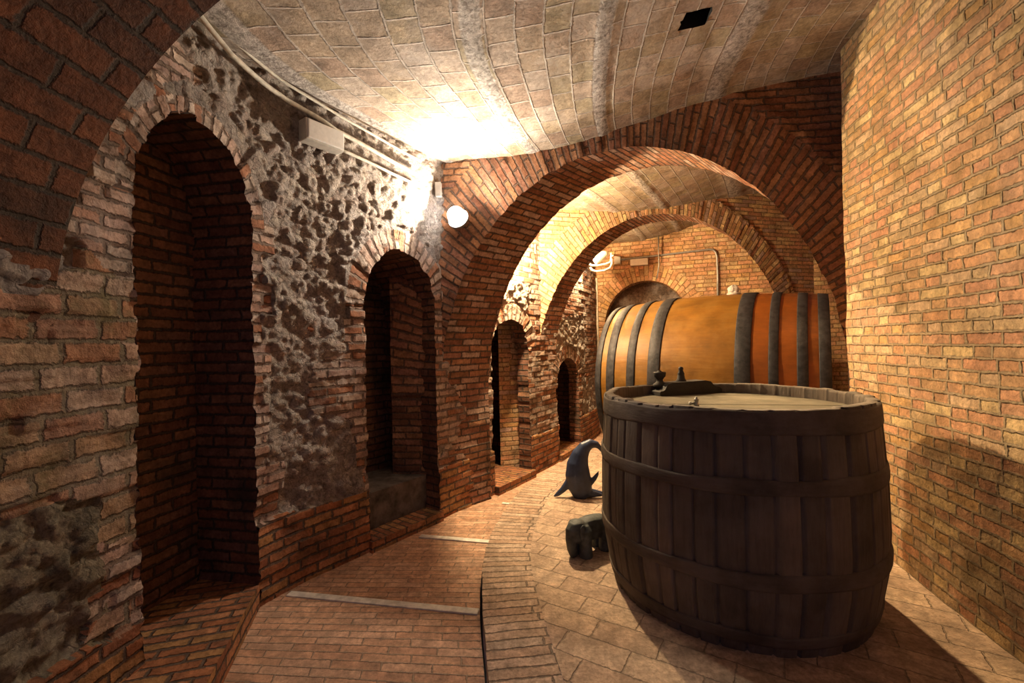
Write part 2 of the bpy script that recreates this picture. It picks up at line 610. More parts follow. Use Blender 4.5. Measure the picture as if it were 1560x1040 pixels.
def opening_wall(name, pos, nrm, u0, u1, z0, z1, cell, ops, disp, region, mats, uvscale=1.0):
    """pos(u)->xy, nrm(u)->xy facing the room; region(u, z)->material slot for flat parts; ring slot = region value + 100 handled here"""
    nu, nz = int((u1 - u0) / cell) + 1, int((z1 - z0) / cell) + 1
    U, Z = np.meshgrid(np.linspace(u0, u1, nu), np.linspace(z0, z1, nz), indexing='ij')
    for o in ops:
        U, Z = o.snap(U, Z, cell)
    xy, nn = pos(U), nrm(U)
    D = disp(U, Z)
    V = np.stack([xy[..., 0] + nn[..., 0] * D, xy[..., 1] + nn[..., 1] * D, Z], -1).reshape(-1, 3)
    idx = np.arange(nu * nz).reshape(nu, nz)
    Fq = np.stack([idx[:-1, :-1], idx[1:, :-1], idx[1:, 1:], idx[:-1, 1:]], -1).reshape(-1, 4)
    uf, zf = U.ravel()[Fq], Z.ravel()[Fq]
    uc, zc = uf.mean(1), zf.mean(1)
    keep = np.ones(len(Fq), bool)
    for o in ops:
        keep &= ~o.inside(uc, zc)
    Fq, uf, zf, uc, zc = Fq[keep], uf[keep], zf[keep], uc[keep], zc[keep]
    fm = region(uc, zc)
    uv = np.stack([uf, zf], -1)
    for o in ops:
        if o.ring <= 0:
            continue
        x = uc - o.uc
        zz = zc - o.zs
        r = ((np.abs(x) / o.w) ** 2 + (np.maximum(zz, 0) / o.h) ** 2) ** .5
        rr = np.hypot(x, zz)
        dist = rr * (1 - 1 / np.maximum(r, 1e-3))
        m = (zz > -.02) & (r >= .9) & (dist < o.ring) & (zc > o.z0)
        X, Zz = uf - o.uc, zf - o.zs
        r4 = ((np.abs(X) / o.w) ** 2 + (np.maximum(Zz, 0) / o.h) ** 2) ** .5
        rr4 = np.hypot(X, Zz)
        d4 = rr4 * (1 - 1 / np.maximum(r4, 1e-3))
        ang = np.arctan2(Zz / o.h, X / o.w)
        ruv = np.stack([d4 + .02, ang * (o.w + o.h) * .5], -1)
        uv = np.where(m[:, None, None], ruv, uv)
        fm = np.where(m, 1, fm)
    ob = np_mesh(name, V, Fq, mats, fm, uv)
    return ob


def strip(name, front, back, mats, slot_fn=None, nd=8, uvflip=False, arc=None, smooth=True):
    """surface between two 3D polylines (reveals, soffits)"""
    front, back = np.asarray(front), np.asarray(back)
    n = len(front)
    T = np.linspace(0, 1, nd + 1)
    V = (front[:, None] * (1 - T)[None, :, None] + back[:, None] * T[None, :, None]).reshape(-1, 3)
    idx = np.arange(n * (nd + 1)).reshape(n, nd + 1)
    Fq = np.stack([idx[:-1, :-1], idx[1:, :-1], idx[1:, 1:], idx[:-1, 1:]], -1).reshape(-1, 4)
    s = np.concatenate([[0], np.cumsum(np.linalg.norm(np.diff(front, axis=0), axis=1))])
    dep = np.linalg.norm(back - front, axis=1).mean()
    S, DD = np.meshgrid(s, T * dep, indexing='ij')
    uv = np.stack([DD.ravel()[Fq], S.ravel()[Fq]], -1)
    return np_mesh(name, V, Fq, mats, np.zeros(len(Fq), int), uv, smooth)


def join(objs, name):
    """merge several mesh objects that are one piece of structure into the first one"""
    base = objs[0]
    bm = bmesh.new()
    mats = []
    for o in objs:
        remap = []
        for m in o.data.materials:
            if m not in mats:
                mats.append(m)
            remap.append(mats.index(m))
        nf = len(bm.faces)
        bm.from_mesh(o.data)
        bm.faces.ensure_lookup_table()
        for f in bm.faces[nf:]:
            f.material_index = remap[f.material_index] if remap else 0
    me = bpy.data.meshes.new(name)
    bm.to_mesh(me)
    bm.free()
    for m in mats:
        me.materials.append(m)
    for o in objs:
        d = o.data
        bpy.data.objects.remove(o)
        bpy.data.meshes.remove(d)
    ob = link_mesh(name, me)
    tag(ob, kind='structure')
    return ob


# ---------------------------------------------- left wall
def niche(pl, pr, crown, spring_y, power=2.0, **kw):
    sl, sr = LW.hit(pl), LW.hit(pr)
    uc, w = (sl + sr) / 2, (sr - sl) / 2
    zs = LW.z_at((pl + pr) / 2, spring_y)
    zt = LW.z_at(*crown)
    return Opening(uc, w, zs, zt - zs, z0=PATH_Z - .2, power=power, **kw)


N1 = niche(206, 386, (272, 165), 322, ring=.09, rough=.035, seed=3)
N2 = niche(556, 663, (607, 380), 468, ring=.17, rough=.03, seed=13)
N3 = niche(748, 804, (779, 487), 530, ring=.22, rough=.05, seed=23)
N4 = niche(847, 880, (863, 545), 580, ring=.18, rough=.05, seed=33)
NICHES = [N1, N2, N3, N4]


def lw_region_raw(u, z):
    """0 base brick, 2 rubble, 3 pale brick"""
    m = np.full(u.shape, 2)
    wob = fbm(u * 2.2, z * 2.2, 50, 4)
    # brick patches inside the rubble
    m = np.where(fbm(u * 1.1 + 5, z * 1.6, 61, 3) > np.where(z < 1.3, .22, .45), 3, m)
    row = np.floor(z / .198)
    for o in NICHES:
        q = .05 + .16 * vhash(row, np.floor(u * 0 + o.seed), 5) + .03 * wob
        d = np.abs(u - o.uc) - o.w
        m = np.where((d < q) & (z < o.zs + .06), 3, m)
    # pier left of the first niche
    pier = (u < N1.uc - N1.w) & (z > .72 + .1 * wob) & (z < 1.92 + .2 * wob)
    m = np.where(pier, 4, m)
    gj = N1.uc - N1.w - u
    low = (u < N1.uc - N1.w) & (z < np.where(gj > .17 + .13 * wob + .10 * vhash(np.floor(z / .1), np.floor(u * 0), 8), .93 + .08 * wob, .2)) & (z > .30 + .16 * wob)
    m = np.where(low, 5, m)
    m = np.where((u < N1.uc - N1.w) & (m == 2) & (gj < .26) & (z < 2.0), 4, m)
    m = np.where((u > N3.uc - N3.w - .5) & (z > 2.3), 3, m)
    m = np.where((u > N3.uc + N3.w) & (z < 2.2) & (u < N4.uc - N4.w) & (wob > -.2), 3, m)
    m = np.where((u > N3.uc + N3.w + .1) & (z > 1.95 + .2 * wob), 3, m)
    m = np.where(u > N4.uc + N4.w + .35, np.where(z > .9 + .4 * wob, 3, m), m)
    m = np.where((z < .40 + .05 * wob) & (u > N1.uc), 0, m)
    m = np.where((z < .30 + .16 * wob) & (u <= N1.uc), 0, m)
    return m


def lw_disp(u, z):
    m = lw_region_raw(u, z)
    wx, wz = .4 * fbm(u * 7, z * 7, 3, 3), .4 * fbm(u * 7 + 9, z * 7, 5, 3)
    f1, f2, cid = worley(u * 9 + wx, z * 11 + wz, 4)
    g1, g2, gid = worley(u * 17 + 3 + wz, z * 20 + wx, 14)
    dome = np.clip(1 - (f1 / .62) ** 2.6, 0, 1) * .026 * (.15 + 1.1 * cid)
    peb = np.clip(1 - (g1 / .62) ** 2.2, 0, 1) * .012 * (.1 + gid)
    rough_ = .5 + .9 * vnoise(u * 1.9, z * 1.9, 57)
    rub = (dome + peb) * rough_ + .026 * fbm(u * 2.6, z * 2.6, 8, 4) + .018 * fbm(u * 5, z * 5.5, 58, 3) + .009 * fbm(u * 26, z * 27, 10, 3) - .012
    row = np.floor(z / .066)
    cl = np.floor(u / .235 + .5 * (row % 2))
    br = .018 * (vhash(cl, row, 21) - .4) + .018 * fbm(u * 5, z * 5, 18, 4)
    base = .02 + .008 * (vhash(cl, row, 27) - .5) + .006 * fbm(u * 9, z * 9, 28, 3)
    d = np.where((m == 2) | (m == 5), rub, np.where(m == 0, base, br))
    for o in NICHES:
        ring = (z > o.zs) & (np.hypot((u - o.uc) / (o.w + .2), (z - o.zs) / (o.h + .2)) < 1)
        vs = np.floor(np.arctan2((z - o.zs) / o.h, (u - o.uc) / o.w) * (o.w + o.h) * .5 / .066)
        d = np.where(ring, .022 * (vhash(vs, vs * 0, 91) - .4) + .012 * fbm(u * 12, z * 12, 19, 3), d)
    return d


U_A, U_B = LW.hit(0) - .9, LW.L - .02
wl = opening_wall('wall_left', LW.at, LW.nrm, U_A, U_B, PATH_Z - .05, 3.62, .0095, NICHES, lw_disp, lw_region_raw,
                  [MB['base'], MB['left'], MR, MB['left'], MB['pier'], MRM])
parts = [wl]


def niche_room(o, depth, mat, added_room=False):
    ol = o.outline(PATH_Z - .05)
    p, n = LW.at(ol[:, 0]), LW.nrm(ol[:, 0])
    D = lw_disp(ol[:, 0], ol[:, 1])
    front = np.stack([p[:, 0] + n[:, 0] * D, p[:, 1] + n[:, 1] * D, ol[:, 1]], -1)
    nc = LW.nrm(np.array(o.uc))
    back = front.copy()
    back[:, 0] = p[:, 0] - nc[0] * depth
    back[:, 1] = p[:, 1] - nc[1] * depth
    s1 = strip('n', front, back, [mat], nd=12)
    # flange tucked behind the wall face so no chink opens along the ragged edge
    fu = ol[:, 0] + (ol[:, 0] - o.uc) / o.w * .06
    fz = np.where(ol[:, 1] > o.zs, ol[:, 1] + (ol[:, 1] - o.zs) / o.h * .06, ol[:, 1])
    pf, nf = LW.at(fu), LW.nrm(fu)
    inner = front - np.stack([n[:, 0], n[:, 1], 0 * D], -1) * .02
    Df = np.minimum(D, lw_disp(fu, fz)) - .03
    outer = np.stack([pf[:, 0] + nf[:, 0] * Df, pf[:, 1] + nf[:, 1] * Df, fz], -1)
    s0 = strip('n', outer, inner, [mat], nd=1)
    # flat back of the niche
    n2 = len(back) // 2
    h1, h2 = back[:n2 + 1], back[::-1][:n2 + 1]
    s2 = strip('n', h1, h2, [mat], nd=8)
    me = s2.data
    l = me.uv_layers[0].data
    tan = LW.tan(np.array(o.uc))
    for lp in me.loops:
        co = me.vertices[lp.vertex_index].co
        l[lp.index].uv = (co.x * tan[0] + co.y * tan[1], co.z)
    if not added_room:
        return [s0, s1, s2]
    # unseen room added behind the wall thickness to keep the opening dark
    bpy.data.objects.remove(s2)
    c0 = LW.at(np.array(o.uc))
    hw, d1, zt, zb = o.w + .35, depth + 1.1, o.zs + o.h + .25, PATH_Z - .05
    def Q(a, b, z):
        q = c0 + tan * a - nc * b
        return (q[0], q[1], z)
    ring0 = [Q(-hw, .06, zb), Q(-hw, .06, zt), Q(hw, .06, zt), Q(hw, .06, zb), Q(-hw, .06, zb)]
    ring1 = [Q(-hw, d1, zb), Q(-hw, d1, zt), Q(hw, d1, zt), Q(hw, d1, zb), Q(-hw, d1, zb)]
    s3 = strip('n', ring0, ring1, [mat], nd=6, smooth=False)
    s4 = strip('n', [ring1[0], ring1[1]], [ring1[3], ring1[2]], [mat], nd=6, smooth=False)
    return [s0, s1, s3, s4]


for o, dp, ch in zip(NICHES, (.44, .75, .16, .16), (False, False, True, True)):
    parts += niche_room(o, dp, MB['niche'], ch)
# stretch of the same wall behind the viewer
ub = np.linspace(.05, U_A, 24)
pb = LW.at(ub)
parts.append(strip('n', np.stack([pb[:, 0], pb[:, 1], np.full(24, PATH_Z)], -1), np.stack([pb[:, 0], pb[:, 1], np.full(24, 3.6)], -1), [MB['left']], nd=6))
wall_left = join(parts, 'wall_left')

# ---------------------------------------------- right wall
RN = RW.nrm(np.array(2.0)) * -1
def rw_disp(u, z):
    row = np.floor(z / .068)
    return .010 * fbm(u * 2.5, z * 2.5, 71, 4) + .006 * fbm(u * 11, z * 11, 72, 3)


wr = opening_wall('wall_right', RW.at, lambda u: -RW.nrm(u), 0.0, RW.L, -.05, 4.05, .03, [], rw_disp, lambda u, z: np.zeros(u.shape, int), [MB['right']])
e0 = RW.at(np.array(RW.L))
ret = strip('r', [(e0[0], e0[1], -.05), (e0[0], e0[1], 4.05)], [(3.3, 3.72, -.05), (3.3, 3.72, 4.05)], [MB['right']], nd=6)
wall_right = join([wr, ret], 'wall_right')


# ---------------------------------------------- transverse arches
def plane_fn(c, d):
    c, d = np.array(c), np.array(d) / np.hypot(*d)
    n = np.array([d[1], -d[0]])
    if n[1] > 0:
        n = -n
    def pos(u):
        return c + np.asarray(u)[..., None] * d
    def nrm(u):
        return np.zeros(np.asarray(u).shape + (2,)) + n
    return pos, nrm, d, n


def arch(name, L, R, zc, b, depth, ring, s_ext, mat_face, mat_ring, mat_soffit, seed, ztop=4.15, cell=.02, power=2.0, z0=-.15, back=True):
    L, R = np.array(L), np.array(R)
    c = (L + R) / 2
    a = np.hypot(*(R - L)) / 2
    pos, nrm, d, n = plane_fn(c, R - L)
    op = Opening(0.0, a, zc, b, z0=-1, ring=ring, rough=.004, seed=seed, power=power)
    def disp(u, z):
        ang = np.arctan2((z - zc) / b, u / a)
        vs = np.floor(ang * (a + b) * .5 / .064)
        rr = np.hypot(u / a, (z - zc) / b)
        inr = (rr - 1) * a < ring
        rd = np.floor((rr - 1) * a / .27)
        return np.where(inr & (z > zc), .016 * vhash(vs, rd, seed) - .004, .010 * fbm(u * 4, z * 4, seed + 1, 4) - .01)
    face = opening_wall(name, pos, nrm, -a - s_ext[0], a + s_ext[1], z0, ztop, cell, [op], disp, lambda u, z: np.zeros(u.shape, int), [mat_face, mat_ring])
    ol = op.outline(z0, n=90)
    p = pos(ol[:, 0])
    D = disp(ol[:, 0] * 1.001, ol[:, 1])
    fr = np.stack([p[:, 0] + n[0] * D, p[:, 1] + n[1] * D, ol[:, 1]], -1)
    bk = np.stack([p[:, 0] + depth[0], p[:, 1] + depth[1], ol[:, 1]], -1)
    sf = strip('s', fr, bk, [mat_soffit], nd=10)
    obs = [face, sf]
    if back:
        pos2 = lambda u: pos(u) + np.array(depth)
        obs.append(opening_wall('b', pos2, lambda u: -nrm(u), -a - s_ext[0], a + s_ext[1], z0, ztop, .05, [op], lambda u, z: 0 * u, lambda u, z: np.zeros(u.shape, int), [mat_face, mat_ring]))
    ob = join(obs, name)
    return ob


A1 = arch('wall_arch', (-.70, 4.33), (2.95, 3.9), 1.06, 2.29, (.44, .46), .56, (.5, .9), MB['arch'], MB['arch'], MB['soffit'], 201)
A2 = arch('wall_arch_inner', (.31, 5.84), (4.3, 6.9), 1.10, 2.27, (.26, .36), .36, (.5, 1.0), MB['arch_inner'], MB['arch_inner'], MB['soffit'], 301)

# near arch over the viewer: only its left haunch comes into the frame
def near_arch():
    pts = []
    for k in range(0, 61):
        a = PI - PI * k / 60
        ax = 2.05 if a > PI / 2 else 2.75
        pts.append((.2 + ax * math.cos(a), 1.6 + 1.82 * math.sin(a)))
    pts = np.array(pts)
    far = np.stack([pts[:, 0], np.full(len(pts), 1.8), pts[:, 1]], -1)
    out = np.stack([(pts[:, 0] - .2) / 2.05, (pts[:, 1] - 1.6) / 1.82], -1)
    near = np.stack([pts[:, 0] + out[:, 0] * .14, np.full(len(pts), .9), pts[:, 1] + out[:, 1] * .14], -1)
    top = np.stack([pts[:, 0] * 1.02, np.full(len(pts), 1.8), np.full(len(pts), 4.1)], -1)
    top2 = np.stack([near[:, 0], np.full(len(pts), .9), np.full(len(pts), 4.1)], -1)
    s = strip('s', far, near, [MB['near']], nd=12)
    f = strip('f', far, top, [MB['near']], nd=12)
    g = strip('g', near, top2, [MB['near']], nd=12)
    return join([s, f, g], 'wall_arch_near')


A0 = near_arch()

# ---------------------------------------------- back wall with the filled-in arch
BA, BB = np.array([1.30, 8.25]), np.array([5.3, 6.86])
bpos, bnrm, bd, bn = plane_fn((BA + BB) / 2, BB - BA)
bl = np.hypot(*(BB - BA)) / 2


def on_back(px, py):
    r = ray(px, py)
    c = (BA + BB) / 2
    k = (c @ bn) / (r[:2] @ bn)
    p = CAM + r * k
    return p, float((p[:2] - c) @ bd)


_, ul = on_back(921, 480)
_, ur = on_back(1052, 470)
pc, _ = on_back(985, 427)
BO = Opening((ul + ur) / 2, (ur - ul) / 2, 1.82, pc[2] - 1.82, z0=-1, ring=.27, rough=.005, seed=5)
bw_ = opening_wall('wall_back', bpos, bnrm, -bl, bl, -.15, 4.1, .03, [BO], lambda u, z: .006 * fbm(u * 4, z * 4, 7, 4), lambda u, z: np.zeros(u.shape, int), [MB['back'], MB['back']])
ol = BO.outline(-.15)
p = bpos(ol[:, 0])
fr = np.stack([p[:, 0], p[:, 1], ol[:, 1]], -1)
bk = fr + np.array([-bn[0] * .28, -bn[1] * .28, 0])
st = strip('s', fr, bk, [MB['back']], nd=5)
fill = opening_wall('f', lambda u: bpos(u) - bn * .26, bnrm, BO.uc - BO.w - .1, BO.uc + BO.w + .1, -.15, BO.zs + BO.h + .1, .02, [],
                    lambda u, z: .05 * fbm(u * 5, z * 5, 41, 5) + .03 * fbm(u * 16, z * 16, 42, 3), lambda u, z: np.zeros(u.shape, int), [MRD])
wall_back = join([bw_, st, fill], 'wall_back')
# side wall beyond the arch, closes the bay behind the vat
rr = np.linspace(RW.L + .45, RALL.L, 30)
pr_ = RALL.at(rr) + np.array([.45, -.05])
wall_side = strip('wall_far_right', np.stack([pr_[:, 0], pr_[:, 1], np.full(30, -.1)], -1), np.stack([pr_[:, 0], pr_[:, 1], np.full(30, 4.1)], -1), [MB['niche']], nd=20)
tag(wall_side, kind='structure')

# ---------------------------------------------- ceiling vault
VENT_C = on_z(1060, 30, 3.717)


def ceil_z(q, y):
    z = np.interp(q, [-.1, 0, .08, .2, .32, .43, .57, .71, .85, 1.0, 1.2], [3.33, 3.35, 3.345, 3.345, 3.39, 3.47, 3.60, 3.73, 3.82, 3.88, 3.92])
    return z + .07 * np.clip((4.1 - y) / 1.6, -.2, 1.6) * np.clip(1 - q, 0, 1)


def ceiling():
    na, nq = 330, 170
    tl = np.linspace(.3, LW.L, na)
    # match stations on left and right by world distance down the cellar
    PL = LW.at(tl)
    fr = np.interp(tl, [.3, LW.hit(80), LW.hit(655), LW.L], [.1, 2.9, 5.35, RALL.L])
    PR = RALL.at(fr)
    q = np.linspace(-.04, 1.04, nq)
    XY = PL[:, None] * (1 - q)[None, :, None] + PR[:, None] * q[None, :, None]
    Zc = ceil_z(q[None, :] + 0 * XY[..., 0], XY[..., 1])
    S = XY[..., 1] + .25 * XY[..., 0] * np.clip((XY[..., 1] - 3.5) / 3, 0, 1)
    Uq = q[None, :] * 3.75 + .28 * (np.clip(XY[..., 1], 1.0, 4.6) - 3.3) * (1 - (2 * q[None, :] - 1) ** 2).clip(0, 1)
    row = np.floor(Uq / .155)
    cl = np.floor(S / .205 + .5 * (row % 2))
    Zc = Zc + .010 * fbm(XY[..., 0] * 3, XY[..., 1] * 3, 81, 4) + .006 * (vhash(cl, row, 83) - .5)
    for u0, hw in ((.12, .07), (1.17, .06), (1.90, .06), (2.88, .10)):
        Zc = Zc - .014 * np.clip(1.5 - np.abs(Uq - u0) / hw, 0, 1)
    # the square vent is cut cleanly: rows nearest its sides move onto them
    for c_, hx, hy in ((VENT_C, .095, .075),):
        for ax, h_, oth, ho in ((0, hx, 1, hy), (1, hy, 0, hx)):
            for sg in (-1, 1):
                dd = XY[..., ax] - (c_[ax] + sg * h_)
                near = (np.abs(dd) < .0155) & (np.abs(XY[..., oth] - c_[oth]) < ho + .03)
                XY[..., ax] = np.where(near, c_[ax] + sg * h_, XY[..., ax])
    V = np.stack([XY[..., 0], XY[..., 1], Zc], -1).reshape(-1, 3)
    idx = np.arange(na * nq).reshape(na, nq)
    Fq = np.stack([idx[:-1, :-1], idx[:-1, 1:], idx[1:, 1:], idx[1:, :-1]], -1).reshape(-1, 4)
    uv = np.stack([S.ravel()[Fq], Uq.ravel()[Fq]], -1)
    c = V[Fq].mean(1)
    hole = (np.abs(c[:, 0] - VENT_C[0]) < .095) & (np.abs(c[:, 1] - VENT_C[1]) < .075)
    # the shaft above the vent rises from the very edge of the opening
    hf = Fq[hole]
    used = np.unique(hf)
    lo = {int(v): i for i, v in enumerate(used)}
    nv = len(used)
    SV = np.vstack([V[used], V[used] + np.array([0, 0, .4])])
    ed = {}
    for f in hf:
        for j in range(4):
            p_, q_ = lo[int(f[j])], lo[int(f[(j + 1) % 4])]
            ed[(p_, q_)] = 1
    sf_ = [[lo[int(v)] + nv for v in f] for f in hf] + [[p_, q_, q_ + nv, p_ + nv] for (p_, q_) in ed if (q_, p_) not in ed]
    tag(np_mesh('trim_1', SV, sf_, [MDARK], smooth=False), kind='structure')
    o = np_mesh('ceiling', V, Fq[~hole], [MB['ceiling']], np.zeros((~hole).sum(), int), uv[~hole])
    return tag(o, kind='structure')


ceiling()
# ---------------------------------------------- floors
def ribbon(name, A, B, zf, mat, nq=10, uvscale=(1, 1), kind='structure', thick=None):
    n = len(A)
    q = np.linspace(0, 1, nq + 1)
    XY = A[:, None] * (1 - q)[None, :, None] + B[:, None] * q[None, :, None]
    Z = zf(XY[..., 0], XY[..., 1])
    V = np.stack([XY[..., 0], XY[..., 1], Z], -1).reshape(-1, 3)
    idx = np.arange(n * (nq + 1)).reshape(n, nq + 1)
    Fq = np.stack([idx[:-1, :-1], idx[:-1, 1:], idx[1:, 1:], idx[1:, :-1]], -1).reshape(-1, 4)
    mid = (A + B) / 2
    s = np.concatenate([[0], np.cumsum(np.hypot(*np.diff(mid, axis=0).T))])
    w = np.hypot(*(B - A).T)
    S = np.broadcast_to(s[:, None], Z.shape)
    W = w[:, None] * q[None, :]
    uv = np.stack([W.ravel()[Fq], S.ravel()[Fq]], -1)
    return np_mesh(name, V, Fq, [mat], np.zeros(len(Fq), int), uv)


NS = 240
tk = np.linspace(0.02, KERB.L, NS)
K0 = KERB.at(tk)
# left edge of the path runs under the wall face
tl = np.interp(tk, [0, tk[np.argmin(np.abs(K0[:, 1] - 2.0))], tk[np.argmin(np.abs(K0[:, 1] - 3.4))], tk[np.argmin(np.abs(K0[:, 1] - 4.6))], KERB.L],
               [0, LW.hit(214), LW.hit(440), LW.hit(660), LW.L])
Lp = LW.at(tl) - LW.nrm(tl) * .8
path = ribbon('p', K0 + KERB.nrm(tk) * -.014, Lp, lambda x, y: PATH_Z + .003 * fbm(x * 5, y * 5, 3, 3), MB['path'], 20)
KW = .34
K1 = K0 + KERB.nrm(tk) * KW
jag = .010 * (vhash(np.floor(tk / .07), tk * 0, 3) - .5)
Kf = K0 + KERB.nrm(tk) * jag[:, None]
kerb = ribbon('k', Kf, K1, lambda x, y: 0 * x + .004 * fbm(x * 7, y * 7, 5, 3), MB['kerb'], 8)
riser = strip('ri', np.stack([Kf[:, 0], Kf[:, 1], np.full(NS, 0.0)], -1), np.stack([Kf[:, 0], Kf[:, 1], np.full(NS, PATH_Z - .12)], -1), [MB['kerb']], nd=2)
gap_shade = ribbon('gu', K0 + KERB.nrm(tk) * .03, K0 - KERB.nrm(tk) * .06, lambda x, y: 0 * x + PATH_Z - .08, MDARK, 1)  # black strip painted in as the shade of the slit beside the kerb
tr = np.interp(tk, [0, KERB.L], [0, RALL.L])
R1 = RALL.at(tr) + np.array([.6, .15])
deck = ribbon('d', K1, R1, lambda x, y: 0 * x + .003 * fbm(x * 4, y * 4, 6, 4), MB['deck'], 40)
# world-aligned UV for the platform tiles
l = deck.data.uv_layers[0].data
for lp in deck.data.loops:
    co = deck.data.vertices[lp.vertex_index].co
    l[lp.index].uv = (co.x, co.y)
floor = join([path, kerb, riser, gap_shade, deck], 'floor')


# pale stone strips laid across the path
def stone_strip(i, pxl, pxr, w=.058):
    a, b = on_z(*pxl, PATH_Z), on_z(*pxr, PATH_Z)
    d = Vector(b - a)
    ln = d.length
    bm = bmesh.new()
    add_box(bm, Vector((a + b) / 2) + Vector((0, 0, -.012)), (ln, w, .044), Matrix.Rotation(math.atan2(d.y, d.x), 3, 'Z'), .004)
    tag(bm_obj('trim_%d' % i, bm, MSTONE), kind='structure')


stone_strip(2, (440, 905), (729, 933))
stone_strip(3, (640, 817), (746, 826))
stone_strip(4, (765, 767), (790, 769), .04)

# sills of the niches
def sill(i, pts, ztop, mat, zb=PATH_Z - .05, edge=False):
    bm = bmesh.new()
    vb = [bm.verts.new((x, y, zb)) for x, y in pts]
    vt = [bm.verts.new((x, y, ztop)) for x, y in pts]
    bm.faces.new(vt)
    n = len(pts)
    for k in range(n):
        bm.faces.new((vb[k], vb[(k + 1) % n], vt[(k + 1) % n], vt[k]))
    uvl = bm.loops.layers.uv.new('UVMap')
    t = Vector((pts[1][0] - pts[0][0], pts[1][1] - pts[0][1])).normalized()
    for f in bm.faces:
        for lp in f.loops:
            co = lp.vert.co
            a, b = co.x * t.x + co.y * t.y, co.x * -t.y + co.y * t.x
            lp[uvl].uv = (b, a) if abs(co.z - ztop) < 1e-5 and f == bm.faces[:][0] else (a, co.z)
    o = bm_obj('trim_%d' % i, bm, mat)
    return tag(o, kind='structure')


def wallpt(s, off):
    p, n = LW.at(np.array(s)), LW.nrm(np.array(s))
    return (p[0] + n[0] * off, p[1] + n[1] * off)


q1, q2 = on_z(396, 888, .05), on_z(304, 1060, .05)
sill(5, [(q2[0], q2[1]), (q1[0], q1[1]), wallpt(N1.uc + N1.w, -.42), wallpt(N1.uc - N1.w, -.42), wallpt(N1.uc - N1.w - .2, -.05), wallpt(N1.uc - N1.w - .5, .0)], .05, MB['base'])
for i, o, h, f in ((6, N2, .0, .06), (7, N3, .0, .08), (8, N4, .0, .06)):
    sill(i, [wallpt(o.uc - o.w - .01, f), wallpt(o.uc, f), wallpt(o.uc + o.w + .01, f), wallpt(o.uc + o.w, -.7), wallpt(o.uc - o.w, -.7)], h - .01, MB['base'])
sill(9, [wallpt(N2.uc - N2.w, -.16), wallpt(N2.uc + N2.w, -.16), wallpt(N2.uc + N2.w, -.72), wallpt(N2.uc - N2.w, -.72)], .30, MBENCH)

# ================================================================== THINGS
M_VAT = wood_mat('weathered_dark_oak', (.080, .060, .044), (.20, .150, .108), (3, 3, .3), 16, .8, .006, dust=(.16, .14, .12), dust_amt=.25, staves=.26)
M_VATH = wood_mat('dark_hoop_wood', (.065, .048, .036), (.15, .112, .08), (.6, .6, 3), 14, .8, .005, dust=(.17, .14, .12), dust_amt=.3)
M_LID = wood_mat('dusty_lid_boards', (.13, .115, .085), (.20, .175, .13), (4, .4, 1), 9, .95, .004, spec=.08)
M_BLK = wood_mat('blackened_wood', (.02, .017, .014), (.05, .042, .034), (1, 1, 1), 14, .7, .004)
M_CASK = wood_mat('amber_oak', (.125, .052, .005), (.225, .102, .011), (.35, 3, 3), 13, .5, .003, dust=(.28, .17, .05), dust_amt=.2, spec=.3, staves=.12)
M_CASKD = wood_mat('red_amber_oak', (.15, .038, .004), (.27, .080, .007), (.35, 3, 3), 13, .5, .003, spec=.3)
M_HOOP = plain_mat('black_iron_hoop', (.030, .029, .032), .6, .1, .4, 16, .005, .3)
M_STEEL = plain_mat('dull_grey_metal', (.34, .33, .31), .45, .6)
M_CREAM = plain_mat('cream_paint', (.70, .66, .56), .5)
M_WHITE = plain_mat('white_plastic', (.78, .76, .72), .45, var=.05)
M_GREY = plain_mat('grey_plastic', (.50, .47, .42), .5, var=.08)
M_BLUE = plain_mat('blue_black_stone', (.030, .045, .095), .45, 0, .25, 10, .004, .5)
M_ELE = plain_mat('grey_green_stone', (.085, .095, .09), .6, 0, .35, 14, .006)


# ---------------------------------------------- upright vat
VC = (1.39, 2.91)
V_H = 1.205


def vat_r(z):
    return np.interp(z, [0, .12, .30, .50, .75, 1.0, 1.205], [.735, .765, .795, .805, .800, .785, .770])


def stave_ring(N, K, zs, r_fn, seed, groove=.010, th=.045, top_jag=.02):
    rng = np.random.RandomState(seed)
    wid = rng.uniform(.7, 1.3, N)
    edges = np.concatenate([[0], np.cumsum(wid)]) / wid.sum() * 2 * PI
    off = rng.uniform(-.004, .006, N)
    jag = rng.uniform(-top_jag, .004, N)
    TH, RO, ZJ = [], [], []
    for k in range(N):
        for j in range(K):
            f = j / K
            TH.append(edges[k] * (1 - f) + edges[k + 1] * f)
            e = min(f, 1 - f) * (edges[k + 1] - edges[k]) * .9
            RO.append(off[k] - groove * max(0, 1 - e / .009) ** 1.0)
            ZJ.append(jag[k])
    return np.array(TH), np.array(RO), np.array(ZJ)


def stave_tone(o, N, K, n, rows, seed):
    rng = np.random.RandomState(seed)
    tone = np.tile(np.repeat(rng.uniform(0, 1, N), K), rows)
    at = o.data.attributes.new('stave_tone', 'FLOAT', 'FACE')
    at.data.foreach_set('value', tone.astype(np.float32))


vat = thing('wooden_vat', 'large upright dark wooden vat with recessed dusty lid beside the right brick wall', 'vat', (VC[0], VC[1], 0))


